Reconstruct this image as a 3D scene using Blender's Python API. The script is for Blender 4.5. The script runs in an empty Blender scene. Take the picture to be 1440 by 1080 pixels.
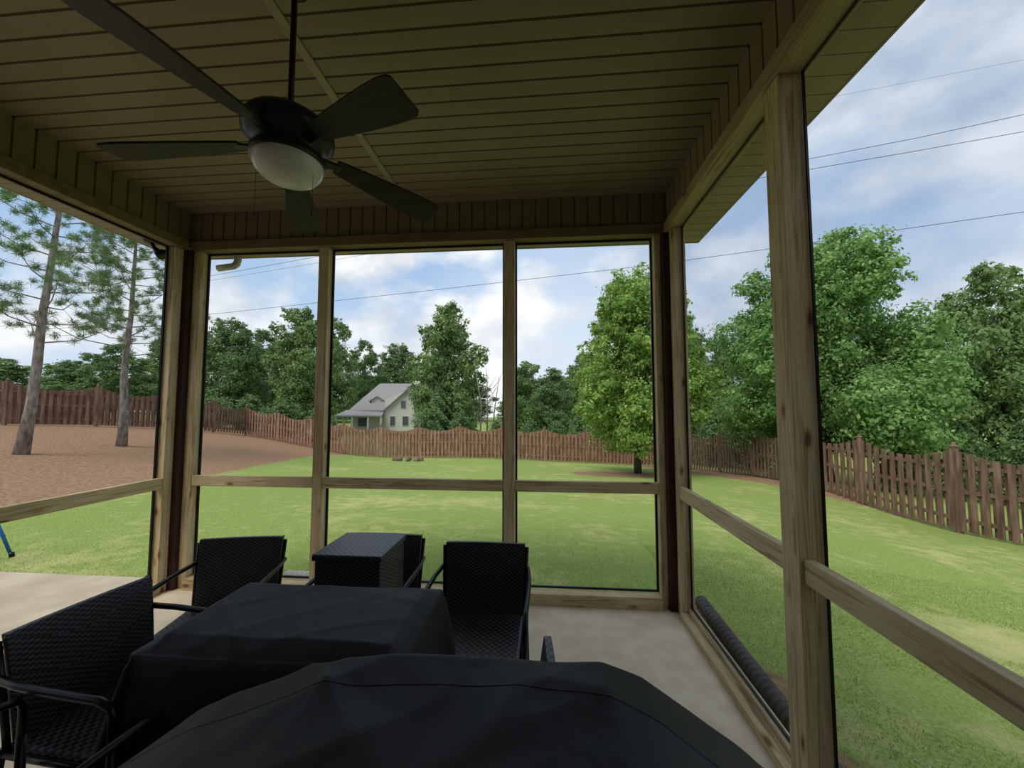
import bpy, math, random
import numpy as np
from mathutils import Vector, noise
random.seed(7); rng = np.random.default_rng(7)
scene = bpy.context.scene
col = scene.collection
PI = math.pi

# ------------------------------------------------------------------ camera
F = 541.0; YAW = math.radians(4.8); PIT = math.radians(3.5); CAMZ = 1.45
cam_d = bpy.data.cameras.new('camera'); cam = bpy.data.objects.new('camera', cam_d); col.objects.link(cam)
cam_d.sensor_width = 36; cam_d.lens = F/1440*36; cam_d.clip_start = 0.02; cam_d.clip_end = 600
cam.location = (0, 0, CAMZ); cam.rotation_euler = (PI/2+PIT, 0, YAW)
scene.camera = cam
Rv = Vector((math.cos(YAW), math.sin(YAW), 0))
Fv = Vector((-math.sin(YAW)*math.cos(PIT), math.cos(YAW)*math.cos(PIT), math.sin(PIT)))
Uv = Vector((math.sin(YAW)*math.sin(PIT), -math.cos(YAW)*math.sin(PIT), math.cos(PIT)))
def at(px, py, d):      # surveyed point: photo bearing and distance
    return Vector((0, 0, CAMZ)) + d*(Fv + Rv*((px-720)/F) - Uv*((py-540)/F))

# ------------------------------------------------------------------ materials
def lin(c):
    c = c/255.0
    return c/12.92 if c <= 0.04045 else ((c+0.055)/1.055)**2.4
def RGB(r, g, b): return (lin(r), lin(g), lin(b), 1)
def newmat(name):
    m = bpy.data.materials.new(name); m.use_nodes = True
    nt = m.node_tree; return m, nt, nt.nodes['Principled BSDF']
def N(nt, t, **kw):
    n = nt.nodes.new(t)
    for k, v in kw.items(): setattr(n, k, v)
    return n
def ramp(nt, fac, stops):
    r = N(nt, 'ShaderNodeValToRGB'); els = r.color_ramp.elements
    els[0].position, els[0].color = stops[0]; els[1].position, els[1].color = stops[-1]
    for p, c in stops[1:-1]:
        e = els.new(p); e.color = c
    nt.links.new(fac, r.inputs[0]); return r.outputs[0]
def noisemat(name, stops, scale=5, rough=.7, bump=.2, stretch=(1,1,1), detail=5, spec=.3, dist=.01, distort=0):
    m, nt, p = newmat(name)
    tc = N(nt, 'ShaderNodeTexCoord'); mp = N(nt, 'ShaderNodeMapping'); mp.inputs['Scale'].default_value = stretch
    nt.links.new(tc.outputs['Object'], mp.inputs[0])
    n = N(nt, 'ShaderNodeTexNoise'); n.inputs['Scale'].default_value = scale; n.inputs['Detail'].default_value = detail; n.inputs['Distortion'].default_value = distort
    nt.links.new(mp.outputs[0], n.inputs['Vector'])
    nt.links.new(ramp(nt, n.outputs[0], stops), p.inputs['Base Color'])
    p.inputs['Roughness'].default_value = rough; p.inputs['Specular IOR Level'].default_value = spec
    if bump:
        b = N(nt, 'ShaderNodeBump'); b.inputs['Strength'].default_value = bump; b.inputs['Distance'].default_value = dist
        nt.links.new(n.outputs[0], b.inputs['Height']); nt.links.new(b.outputs[0], p.inputs['Normal'])
    return m
def woodmat(name, axis, k=1.0):
    st = [26, 26, 26]; st[axis] = 1.1
    m, nt, p = newmat(name)
    tc = N(nt, 'ShaderNodeTexCoord'); mp = N(nt, 'ShaderNodeMapping'); mp.inputs['Scale'].default_value = st
    nt.links.new(tc.outputs['Object'], mp.inputs[0])
    n = N(nt, 'ShaderNodeTexNoise'); n.inputs['Scale'].default_value = 1.7; n.inputs['Detail'].default_value = 5; n.inputs['Distortion'].default_value = 1.1
    nt.links.new(mp.outputs[0], n.inputs['Vector'])
    q = lambda r, g, b: RGB(r*k, g*k, b*k)
    c1 = ramp(nt, n.outputs[0], [(.30, q(156,128,94)), (.42, q(200,178,138)), (.55, q(218,200,162)), (.64, q(192,168,128)), (.76, q(158,132,98))])
    n2 = N(nt, 'ShaderNodeTexNoise'); n2.inputs['Scale'].default_value = 2.3; n2.inputs['Detail'].default_value = 3
    nt.links.new(tc.outputs['Object'], n2.inputs['Vector'])
    c2 = ramp(nt, n2.outputs[0], [(.36, (1,1,1,1)), (.7, (.74,.72,.6,1))])
    mx = N(nt, 'ShaderNodeMixRGB', blend_type='MULTIPLY'); mx.inputs[0].default_value = 1
    nt.links.new(c1, mx.inputs[1]); nt.links.new(c2, mx.inputs[2])
    v = N(nt, 'ShaderNodeTexVoronoi'); v.inputs['Scale'].default_value = 1.0
    mp2 = N(nt, 'ShaderNodeMapping'); s2 = [9, 9, 9]; s2[axis] = 3.4; mp2.inputs['Scale'].default_value = s2
    nt.links.new(tc.outputs['Object'], mp2.inputs[0]); nt.links.new(mp2.outputs[0], v.inputs['Vector'])
    kf = ramp(nt, v.outputs['Distance'], [(.07, (.2,.11,.06,1)), (.12, (.75,.6,.45,1)), (.2, (1,1,1,1))])
    mk = N(nt, 'ShaderNodeMixRGB', blend_type='MULTIPLY'); mk.inputs[0].default_value = .9
    nt.links.new(mx.outputs[0], mk.inputs[1]); nt.links.new(kf, mk.inputs[2])
    nt.links.new(mk.outputs[0], p.inputs['Base Color']); p.inputs['Roughness'].default_value = .8
    b = N(nt, 'ShaderNodeBump'); b.inputs['Strength'].default_value = .4; b.inputs['Distance'].default_value = .003
    nt.links.new(n.outputs[0], b.inputs['Height']); nt.links.new(b.outputs[0], p.inputs['Normal'])
    return m
def leafmat(name, c1, c2, c3, trans=.35):
    m = bpy.data.materials.new(name); m.use_nodes = True; nt = m.node_tree; nt.nodes.clear()
    out = N(nt, 'ShaderNodeOutputMaterial'); g = N(nt, 'ShaderNodeNewGeometry')
    c = ramp(nt, g.outputs['Random Per Island'], [(0, c1), (.55, c2), (1, c3)])
    d = N(nt, 'ShaderNodeBsdfDiffuse'); t = N(nt, 'ShaderNodeBsdfTranslucent'); mx = N(nt, 'ShaderNodeMixShader'); mx.inputs[0].default_value = trans
    nt.links.new(c, d.inputs[0]); nt.links.new(c, t.inputs[0]); nt.links.new(d.outputs[0], mx.inputs[1]); nt.links.new(t.outputs[0], mx.inputs[2])
    nt.links.new(mx.outputs[0], out.inputs[0]); return m
def plain(name, c, rough=.5, metal=0, spec=.4):
    return noisemat(name, [(.3, tuple(x*.85 for x in c[:3])+(1,)), (.7, c)], 12, rough, 0, spec=spec)

M = {}
M['wood_x'] = woodmat('wood_x', 0); M['wood_y'] = woodmat('wood_y', 1); M['wood_z'] = woodmat('wood_z', 2)
M['header_y'] = woodmat('header_y', 1, .8)
M['header'] = noisemat('header_timber', [(.3, RGB(104,90,66)), (.7, RGB(132,116,86))], 3, .8, .1, (1,6,6))
M['darktrim'] = noisemat('darktrim', [(.3, RGB(44,28,22)), (.7, RGB(70,48,38))], 3, .6, .15, (6,6,1))
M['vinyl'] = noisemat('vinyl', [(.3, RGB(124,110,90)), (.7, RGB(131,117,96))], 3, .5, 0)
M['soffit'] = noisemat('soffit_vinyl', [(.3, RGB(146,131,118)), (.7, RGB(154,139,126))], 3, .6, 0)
M['vinyl_trim'] = plain('vinyl_trim', RGB(148,134,112), .45)
M['concrete'] = noisemat('concrete', [(.3, RGB(208,188,158)), (.5, RGB(219,201,172)), (.7, RGB(228,212,185))], 7, .85, .1, detail=10)
M['concrete2'] = noisemat('concrete2', [(.3, RGB(170,156,132)), (.5, RGB(186,171,147)), (.7, RGB(202,188,164))], 2.5, .9, .15, detail=10)
M['siding'] = noisemat('siding', [(.3, RGB(100,84,70)), (.7, RGB(118,100,84))], 3, .8, .1)
M['shingle'] = noisemat('shingle', [(.3, RGB(134,131,131)), (.7, RGB(164,161,160))], 6, .9, .2, (1,1,5))
M['white'] = plain('white_paint', RGB(222,217,207), .7)
M['glassdark'] = plain('window_glass', RGB(96,102,108), .15)
M['fence'] = noisemat('fence_wood', [(.3, RGB(116,84,68)), (.5, RGB(150,114,94)), (.72, RGB(176,142,120))], 3, .85, .1, (4,4,.6))
M['fence_dark'] = noisemat('fence_wood_dark', [(.3, RGB(92,70,58)), (.5, RGB(124,96,80)), (.72, RGB(152,124,106))], 3, .85, .1, (4,4,.6))
M['bark'] = noisemat('bark', [(.3, RGB(90,82,76)), (.5, RGB(132,124,117)), (.7, RGB(162,153,146))], 7, .95, .6, (2,2,.6), dist=.03)
M['bark_dark'] = noisemat('bark_dark', [(.3, RGB(50,42,36)), (.7, RGB(96,84,72))], 6, .95, .5, (2,2,.5), dist=.03)
M['leafA'] = leafmat('leaf_mid', RGB(104,130,80), RGB(132,158,98), RGB(168,190,130), .45)
M['leafB'] = leafmat('leaf_dark', RGB(92,118,78), RGB(118,146,94), RGB(152,176,120), .42)
M['leafC'] = leafmat('leaf_bright', RGB(110,146,72), RGB(144,176,92), RGB(196,212,126), .48)
M['leafD'] = leafmat('leaf_bigtree', RGB(104,142,82), RGB(138,174,102), RGB(180,206,134), .48)
M['needle'] = leafmat('pine_needle', RGB(92,120,80), RGB(120,150,98), RGB(156,178,124), .45)
M['grassblade'] = leafmat('grass_blade', RGB(124,142,74), RGB(140,157,86), RGB(156,168,100), .4)
M['wire'] = plain('wire_black', RGB(52,46,66), .6)
M['bronze'] = noisemat('fan_bronze', [(.3, RGB(24,20,18)), (.7, RGB(36,30,27))], 8, .4, 0)
M['blade'] = noisemat('fan_blade', [(.3, RGB(34,28,25)), (.7, RGB(50,42,38))], 4, .5, .05, (1,6,6), spec=.2)
M['opal'] = plain('opal_glass', RGB(206,202,196), .25)
M['black_frame'] = noisemat('black_frame', [(.3, RGB(14,14,15)), (.7, RGB(22,22,24))], 9, .35, 0)
M['drain'] = noisemat('drain_black', [(.3, RGB(64,60,58)), (.7, RGB(88,82,78))], 9, .7, .1)
M['gutter'] = plain('gutter_metal', RGB(190,186,176), .4)
M['blue'] = plain('blue_enamel', RGB(30,110,170), .35)
M['rock'] = noisemat('rock', [(.3, RGB(96,80,64)), (.7, RGB(150,128,104))], 3, .9, .5)
M['cover'] = noisemat('black_cover', [(.3, RGB(19,19,21)), (.7, RGB(25,25,27))], 3.0, .6, .6, detail=3, spec=.32, dist=.03, distort=.7)
M['cover_seam'] = plain('cover_seam', RGB(17,17,19), .7)
# wicker
m, nt, p = newmat('black_wicker')
tc = N(nt, 'ShaderNodeTexCoord')
mp = N(nt, 'ShaderNodeMapping'); mp.inputs['Scale'].default_value = (64, 64, 120); mp.inputs['Location'].default_value = (.31,.37,.29); nt.links.new(tc.outputs['Object'], mp.inputs[0])
ck = N(nt, 'ShaderNodeTexChecker'); ck.inputs['Scale'].default_value = 1
ck.inputs['Color1'].default_value = RGB(12,12,14); ck.inputs['Color2'].default_value = RGB(74,74,77)
nt.links.new(mp.outputs[0], ck.inputs[0]); nt.links.new(ck.outputs[0], p.inputs['Base Color'])
b = N(nt, 'ShaderNodeBump'); b.inputs['Strength'].default_value = .8; b.inputs['Distance'].default_value = .003
nt.links.new(ck.outputs['Fac'], b.inputs['Height']); nt.links.new(b.outputs[0], p.inputs['Normal'])
p.inputs['Roughness'].default_value = .4
M['wicker'] = m

# ------------------------------------------------------------------ mesh helpers
class MB:
    def __init__(s): s.v = []; s.f = []
    def add(s, vs, fs):
        o = len(s.v); s.v += [tuple(a) for a in vs]; s.f += [tuple(i+o for i in q) for q in fs]; return s
    def box(s, x0, x1, y0, y1, z0, z1):
        return s.add([(x0,y0,z0),(x1,y0,z0),(x1,y1,z0),(x0,y1,z0),(x0,y0,z1),(x1,y0,z1),(x1,y1,z1),(x0,y1,z1)],
                     [(0,3,2,1),(4,5,6,7),(0,1,5,4),(1,2,6,5),(2,3,7,6),(3,0,4,7)])
    def obox(s, c, ax, ay, az):
        c, ax, ay, az = map(Vector, (c, ax, ay, az)); vs = []
        for k in (-1, 1):
            for i, j in ((-1,-1),(1,-1),(1,1),(-1,1)): vs.append(c+ax*i+ay*j+az*k)
        return s.add(vs, [(0,3,2,1),(4,5,6,7),(0,1,5,4),(1,2,6,5),(2,3,7,6),(3,0,4,7)])
    def tube(s, pts, r, n=8, cap=True):
        pts = [Vector(p) for p in pts]; k = len(pts)
        rs = r if isinstance(r, (list, tuple)) else [r]*k
        vs = []; ref = None
        for i, p in enumerate(pts):
            d = (pts[min(i+1, k-1)]-pts[max(i-1, 0)]).normalized()
            if ref is None: ref = Vector((0,0,1)) if abs(d.z) < .9 else Vector((1,0,0))
            a = d.cross(ref)
            if a.length < 1e-4: a = d.cross(Vector((0,1,0)))
            a.normalize(); b = d.cross(a).normalized(); ref = a.cross(d).normalized()
            for j in range(n):
                t = 2*PI*j/n; vs.append(p+(a*math.cos(t)+b*math.sin(t))*rs[i])
        fs = [(i*n+j, i*n+(j+1)%n, (i+1)*n+(j+1)%n, (i+1)*n+j) for i in range(k-1) for j in range(n)]
        if cap: fs += [tuple(range(n))[::-1], tuple(range((k-1)*n, k*n))]
        return s.add(vs, fs)
    def lathe(s, c, prof, n=32):
        vs = []; c = Vector(c)
        for r, z in prof:
            for j in range(n):
                t = 2*PI*j/n; vs.append(c+Vector((r*math.cos(t), r*math.sin(t), z)))
        k = len(prof)
        return s.add(vs, [(i*n+j, i*n+(j+1)%n, (i+1)*n+(j+1)%n, (i+1)*n+j) for i in range(k-1) for j in range(n)])
    def build(s, name, mat, parent=None, smooth=False, bevel=0, subsurf=0, solid=0):
        me = bpy.data.meshes.new(name); me.from_pydata(s.v, [], s.f); me.update()
        o = bpy.data.objects.new(name, me); col.objects.link(o)
        if mat: me.materials.append(mat)
        if parent: o.parent = parent
        if smooth: me.polygons.foreach_set('use_smooth', [True]*len(me.polygons))
        if bevel:
            b = o.modifiers.new('bevel', 'BEVEL'); b.width = bevel; b.segments = 2; b.limit_method = 'ANGLE'
        return o
def npmesh(name, v, nper, mat, parent=None):
    v = np.asarray(v, dtype=np.float32).reshape(-1, 3); nf = len(v)//nper
    me = bpy.data.meshes.new(name); me.vertices.add(len(v)); me.vertices.foreach_set('co', v.ravel())
    me.loops.add(len(v)); me.loops.foreach_set('vertex_index', np.arange(len(v), dtype=np.int32))
    me.polygons.add(nf); me.polygons.foreach_set('loop_start', np.arange(0, len(v), nper, dtype=np.int32))
    me.update(calc_edges=True); me.materials.append(mat)
    o = bpy.data.objects.new(name, me); col.objects.link(o)
    if parent: o.parent = parent
    return o
def empty(name, loc=(0,0,0), rz=0):
    o = bpy.data.objects.new(name, None); col.objects.link(o); o.location = loc; o.rotation_euler = (0,0,rz); o.empty_display_size = .1
    return o
def tag(o, label, cat, group=None, kind=None):
    o['label'] = label; o['category'] = cat
    if group: o['group'] = group
    if kind: o['kind'] = kind
    return o
def struct(o, label=None):
    o['kind'] = 'structure'
    if label: o['label'] = label
    return o
def copy_tree(o, parent=None):
    c = o.copy(); col.objects.link(c); c.parent = parent
    for ch in list(o.children): copy_tree(ch, c)
    return c

# ------------------------------------------------------------------ terrain
ctrl = []
FENCE_L = [(-150,597,14.2),(0,598,15.7),(150,600,18),(290,607,22),(345,612,25)]
FENCE_B = [(345,612,25),(430,628,24),(500,641,23),(660,644,22),(800,650,22),(940,656,22.5)]
FENCE_R = [(940,656,22.5),(1020,665,17.5),(1160,690,12),(1220,712,10.6),(1325,745,8.7),(1440,768,7.3),(1600,806,6)]
for q in FENCE_L+FENCE_B[1:]+FENCE_R[1:]: ctrl.append(tuple(at(*q)))
ctrl.append(tuple(at(0,712,6.2)))
ctrl += [(-6,3.3,-.1),(-3.2,3.6,-.12),(0,3.4,-.13),(1.3,3.2,-.14),(1.2,1,-.14),(1.3,-1,-.14),(-7,0,-.12),(-2,7,-.38),(3,7,-.5),(-5,12,-.8),(4,12,-.95),
         (5,4,-.6),(5,0,-.6),(-9.5,10,-.35),(-30,5,1.6),(-35,30,.8),(-40,60,0),(-12,45,-1.6),(10,45,-2),(35,45,-2),(25,15,-1.9),(25,2,-1.9),(0,100,-1.5),
         (-60,100,-1),(60,100,-2),(70,20,-2),(-70,10,2),(0,-20,-.1),(-20,-20,.5),(30,-20,-1.5),(-60,-20,2),(70,-20,-2)]
cp = np.array(ctrl); nC = len(cp)
def phi(r): return np.where(r > 1e-9, r*r*np.log(np.maximum(r, 1e-9)), 0)
Km = phi(np.hypot(cp[:,None,0]-cp[None,:,0], cp[:,None,1]-cp[None,:,1]))+np.eye(nC)*.5
Pm = np.c_[np.ones(nC), cp[:,:2]]
Am = np.zeros((nC+3, nC+3)); Am[:nC,:nC] = Km; Am[:nC,nC:] = Pm; Am[nC:,:nC] = Pm.T
W = np.linalg.solve(Am, np.r_[cp[:,2], 0, 0, 0])
def gz(x, y):
    x = np.atleast_1d(np.asarray(x, float)); y = np.atleast_1d(np.asarray(y, float))
    z = np.zeros(len(x))
    for i in range(nC): z += W[i]*phi(np.hypot(x-cp[i,0], y-cp[i,1]))
    z += W[nC]+W[nC+1]*x+W[nC+2]*y
    ins = (x > -9) & (x < 1.15) & (y < 3.25) & (y > -12)
    z = np.where(ins, np.minimum(z, -.12), z)
    return z
def g1(x, y): return float(gz(x, y)[0])
def hit(px, py):
    d = 2.0
    while d < 120:
        P = at(px, py, d)
        if P.z < g1(P.x, P.y): return P
        d += .15 if d < 30 else 1
    return at(px, py, 40)
xs = np.sinh(np.linspace(-3.6, 3.6, 260))/math.sinh(3.6)*110
ys = np.r_[np.linspace(-20, 0, 14)[:-1], np.linspace(0, 30, 170)[:-1], 30+90*np.linspace(0, 1, 40)**1.6]
XX, YY = np.meshgrid(xs, ys); ZZ = gz(XX.ravel(), YY.ravel())
verts = np.c_[XX.ravel(), YY.ravel(), ZZ]
nx, ny = len(xs), len(ys)
faces = [(j*nx+i, j*nx+i+1, (j+1)*nx+i+1, (j+1)*nx+i) for j in range(ny-1) for i in range(nx-1)]
me = bpy.data.meshes.new('lawn_ground'); me.from_pydata(verts.tolist(), [], faces); me.update()
me.polygons.foreach_set('use_smooth', [True]*len(faces))
ground = bpy.data.objects.new('ground', me); col.objects.link(ground); struct(ground, 'green back lawn with dry patches and a brown pine straw bank')
def poly_hits(l): return [(hit(*q).x, hit(*q).y) for q in l]
pL = poly_hits([(0,712),(110,702),(215,690),(285,672),(360,657),(440,641)])
bedL = [(-14, 1.0)]+pL+[(pL[-1][0]-.5, 23.4), (-16,28), (-40,28), (-40,1)]
bedR = poly_hits([(965,665),(1020,672),(1080,682),(1160,699),(1230,717),(1300,738)])
fr = [at(*q) for q in FENCE_R]
bedR = bedR+[(fr[4].x+.6, fr[4].y), (fr[2].x+.5, fr[2].y), (fr[0].x+1, fr[0].y+1), (fr[0].x-2.2, fr[0].y-.6)]
tc_ = hit(895,668)
bedT = [(tc_.x+1.9*math.cos(a)-.6, tc_.y+1.2*math.sin(a)) for a in np.linspace(0, 2*PI, 16)[:-1]]
def sdist(x, y, poly):      # positive inside
    x = np.asarray(x); y = np.asarray(y); ins = np.zeros(len(x), bool); dm = np.full(len(x), 1e9)
    k = len(poly)
    for i in range(k):
        (ax, ay), (bx, by) = poly[i], poly[(i+1) % k]
        c = ((ay > y) != (by > y)); xi = (bx-ax)*(y-ay)/((by-ay) if by != ay else 1e-9)+ax
        ins ^= (c & (x < xi))
        L = (bx-ax)**2+(by-ay)**2+1e-9; t = np.clip(((x-ax)*(bx-ax)+(y-ay)*(by-ay))/L, 0, 1)
        dm = np.minimum(dm, np.hypot(x-ax-t*(bx-ax), y-ay-t*(by-ay)))
    return np.where(ins, dm, -dm)
def mulchf(x, y):
    d = np.maximum(np.maximum(sdist(x, y, bedL), sdist(x, y, bedR)), sdist(x, y, bedT))
    return np.clip(.5+d*1.2, 0, 1)
def dirtf(x, y): return .6*np.exp(-((x-1.15)/.42)**2)*(y < 3.5)*(x > 1.0)
mk = np.maximum(mulchf(XX.ravel(), YY.ravel()), dirtf(XX.ravel(), YY.ravel()))
att = me.attributes.new('mulch', 'FLOAT', 'POINT'); att.data.foreach_set('value', mk.astype(np.float32))
dryspots = [(hit(1400,905), .7, .35, .36), (hit(1330,1010), .5, .4, .2), (hit(560,705), 2.6, .8, .14), (hit(880,700), 2.0, .7, .14), (hit(1230,760), 1.3, 1.3, .14), (hit(620,735), 2.0, .4, .12)]
def dryf(x, y):
    v = np.zeros(len(x))
    for q, a_, b_, w_ in dryspots: v += w_*np.exp(-((x-q.x)/a_)**2-((y-q.y)/b_)**2)
    return v
att = me.attributes.new('dry', 'FLOAT', 'POINT'); att.data.foreach_set('value', dryf(XX.ravel(), YY.ravel()).astype(np.float32))
m, nt, p = newmat('lawn')
tc = N(nt, 'ShaderNodeTexCoord')
def nz(scale, detail=4, dist=0):
    n = N(nt, 'ShaderNodeTexNoise'); n.inputs['Scale'].default_value = scale; n.inputs['Detail'].default_value = detail; n.inputs['Distortion'].default_value = dist
    nt.links.new(tc.outputs['Object'], n.inputs['Vector']); return n.outputs[0]
fine = nz(60, 6); mid = nz(4.2, 10, .2); big = nz(.5, 3)
green = ramp(nt, fine, [(.3, RGB(120,138,70)), (.5, RGB(138,155,82)), (.7, RGB(156,169,98))])
straw = ramp(nt, fine, [(.3, RGB(170,168,106)), (.7, RGB(196,191,136))])
add = N(nt, 'ShaderNodeMath', operation='ADD'); nt.links.new(mid, add.inputs[0]); nt.links.new(big, add.inputs[1])
dat = N(nt, 'ShaderNodeAttribute', attribute_name='dry'); add2 = N(nt, 'ShaderNodeMath', operation='ADD'); nt.links.new(add.outputs[0], add2.inputs[0]); nt.links.new(dat.outputs['Fac'], add2.inputs[1])
sf2 = N(nt, 'ShaderNodeMapRange'); nt.links.new(add2.outputs[0], sf2.inputs[0]); sf2.inputs[1].default_value = 1.02; sf2.inputs[2].default_value = 1.36; sf2.inputs[4].default_value = .85
mx = N(nt, 'ShaderNodeMixRGB'); nt.links.new(sf2.outputs[0], mx.inputs[0]); nt.links.new(green, mx.inputs[1]); nt.links.new(straw, mx.inputs[2])
mul = ramp(nt, nz(16, 10), [(.3, RGB(124,96,74)), (.5, RGB(148,118,92)), (.7, RGB(172,142,114))])
at_n = N(nt, 'ShaderNodeAttribute', attribute_name='mulch')
a2 = N(nt, 'ShaderNodeMath', operation='ADD'); nt.links.new(at_n.outputs['Fac'], a2.inputs[0]); nt.links.new(nz(5, 4), a2.inputs[1])
mr = N(nt, 'ShaderNodeMapRange'); nt.links.new(a2.outputs[0], mr.inputs[0]); mr.inputs[1].default_value = .91; mr.inputs[2].default_value = 1.10
mx2 = N(nt, 'ShaderNodeMixRGB'); nt.links.new(mr.outputs[0], mx2.inputs[0]); nt.links.new(mx.outputs[0], mx2.inputs[1]); nt.links.new(mul, mx2.inputs[2])
nt.links.new(mx2.outputs[0], p.inputs['Base Color']); p.inputs['Roughness'].default_value = .95; p.inputs['Specular IOR Level'].default_value = .05
b = N(nt, 'ShaderNodeBump'); b.inputs['Strength'].default_value = .3; b.inputs['Distance'].default_value = .02
nt.links.new(fine, b.inputs['Height']); nt.links.new(b.outputs[0], p.inputs['Normal'])
me.materials.append(m)
# grass blades
n = 190000
r = rng.random(n)
yy = 3.3+7*r**1.5; xx = rng.uniform(-1, 1, n)*(3+yy*1.1)
k = int(n*.45); xx[:k] = 1.2+5*rng.random(k)**1.2; yy[:k] = rng.uniform(.2, 5, k)
keep = ~((xx < 1.12) & (yy < 3.3)) & (mulchf(xx, yy) < .45) & (dryf(xx, yy) < .12) & (rng.random(n) > dirtf(xx, yy)*1.3)
xx = xx[keep]; yy = yy[keep]; zz = gz(xx, yy); n = len(xx)
h = rng.uniform(.005, .015, n); a = rng.uniform(0, 2*PI, n); w = rng.uniform(.002, .0035, n)
lx = rng.normal(0, .008, n); ly = rng.normal(0, .008, n)
V = np.stack([np.c_[xx-w*np.cos(a), yy-w*np.sin(a), zz-.005], np.c_[xx+w*np.cos(a), yy+w*np.sin(a), zz-.005], np.c_[xx+lx, yy+ly, zz+h]], 1)
gb = npmesh('grass', V, 3, M['grassblade']); tag(gb, 'short green grass blades growing over the back lawn', 'grass', kind='stuff')

# ------------------------------------------------------------------ porch shell
XL, XR, D = -3.0, .94, 2.96
YB = -1.7; CEIL = 3.10; FR = 2.85; HB = 2.77
struct(MB().box(XL-.1, XR+.12, YB, D+.16, -.14, 0).build('floor', M['concrete'], bevel=.008), 'pale beige concrete porch slab')
pat = MB()
for (x0, x1) in ((-9, -6.05), (-6.04, XL-.11)):
    for (y0, y1) in ((-4, -.4), (-.39, 3.18)): pat.box(x0, x1, y0, y1, -.16, -.03)
struct(pat.build('trim_50', M['concrete2'], bevel=.006), 'tan concrete patio outside the left screen')
def grooved(a0, a1, pitch, fn):
    pts = []; a = a0
    while a < a1-1e-6:
        e = min(a+pitch, a1); pts += [(a, .0), (a+pitch*.5, -.0015), (e-.013, 0), (e-.010, .010), (e-.003, .010)]; a += pitch
    pts.append((a1, 0)); return [fn(u, v) for u, v in pts]
def strip(mb, A, B):
    o = len(A); mb.add(A+B, [(i, i+1, o+i+1, o+i) for i in range(o-1)])
PT = .1015
c = MB(); strip(c, grooved(YB, D, PT, lambda u, v: (XL, u, CEIL+v)), grooved(YB, D, PT, lambda u, v: (XR, u, CEIL+v)))
c.box(XL-.3, XR+.3, YB-.2, D+.3, CEIL+.02, CEIL+.16)  # unseen roof block over the planks, added to stop light from above
struct(c.build('ceiling', M['vinyl']), 'beige vinyl plank porch ceiling')
struct(MB().box(-1.13, -1.085, YB, D, CEIL-.008, CEIL+.005).build('trim_1', M['vinyl_trim'], bevel=.003), 'beige seam strip across the ceiling planks')
w = MB(); strip(w, grooved(XL, XR, PT, lambda u, v: (u, D+v, CEIL)), grooved(XL, XR, PT, lambda u, v: (u, D+v, FR))); w.box(XL-.1, XR+.1, D+.02, D+.12, FR, CEIL)
struct(w.build('wall_back', M['vinyl']), 'beige grooved frieze above the back screens')
w = MB(); strip(w, grooved(YB, D, PT, lambda u, v: (XL-v, u, CEIL)), grooved(YB, D, PT, lambda u, v: (XL-v, u, FR))); w.box(XL-.12, XL-.02, YB, D+.1, FR, CEIL)
struct(w.build('wall_left', M['vinyl']), 'beige grooved frieze above the left screen')
w = MB(); strip(w, grooved(YB, D, PT, lambda u, v: (XR+v, u, CEIL)), grooved(YB, D, PT, lambda u, v: (XR+v, u, FR))); w.box(XR+.02, XR+.12, YB, D+.1, FR, CEIL)
struct(w.build('wall_right', M['vinyl']), 'beige grooved frieze above the right screens')
struct(MB().box(-9, 9, YB-.2, YB, -.6, CEIL).build('wall_front', M['siding']), 'house wall behind the viewpoint')
XO = 1.30
s = MB()
def soff(x0, x1, y0, y1): s.box(x0, x1, y0, y1, FR+.0, FR+.01)
soff(XR+.1, XO, YB, D+.34); soff(XL-.42, XL-.1, YB, D+.34); soff(XL-.1, XR+.1, D+.1, D+.34)
yv = YB
while yv < D+.3: s.box(XR+.1, XO, yv, yv+PT-.005, FR-.002, FR); s.box(XL-.42, XL-.1, yv, yv+PT-.005, FR-.002, FR); yv += PT
struct(s.build('trim_2', M['soffit']), 'beige soffit boards under the roof overhang')
s = MB(); s.box(XO, XO+.012, YB, D+.355, FR-.004, CEIL+.16); s.box(XL-.435, XL-.42, YB, D+.355, FR-.004, CEIL+.16); s.box(XL-.42, XO, D+.34, D+.355, FR-.004, CEIL+.16)
struct(s.build('trim_3', M['soffit']), 'beige fascia edging the roof overhang')
T = [4]
def member(x0, x1, y0, y1, z0, z1, ax, label, mat=None):
    o = MB().box(x0, x1, y0, y1, z0, z1).build('trim_%d' % T[0], mat or M['wood_'+ax], bevel=.004); T[0] += 1
    return struct(o, label)
member(XL+.03, XR-.03, D-.03, D+.10, HB, FR-.002, 'x', 'timber header beam over the back screens', M['header'])
member(XL-.10, XL+.03, YB, D-.03, HB, FR-.002, 'y', 'timber header beam over the left screen', M['header'])
member(XR-.03, XR+.10, YB, D-.03, HB, FR-.002, 'y', 'timber header beam over the right screens', M['header_y'])
member(XL-.10, XL+.05, D-.05, D+.10, 0, HB-.001, 'z', 'dark brown column in the left back corner', M['darktrim'])
member(XR-.05, XR+.10, D-.05, D+.10, 0, HB-.001, 'z', 'dark brown column in the right back corner', M['darktrim'])
PXS = (-1.80, -.27)
member(XL+.051, XL+.12, D-.01, D+.08, 0, HB-.001, 'z', 'pale timber stud beside the left corner column')
for q, lb in zip(PXS, ('pale timber post dividing left and middle back screens', 'pale timber post dividing middle and right back screens')):
    member(q-.042, q+.042, D-.01, D+.08, .09, HB-.001, 'z', lb)
member(XR-.10, XR-.051, D-.01, D+.08, 0, HB-.001, 'z', 'pale timber stud beside the right corner column')
seg = [(XL+.12, PXS[0]-.042), (PXS[0]+.042, PXS[1]-.042), (PXS[1]+.042, XR-.10)]
names3 = ('left', 'middle', 'right')
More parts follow.
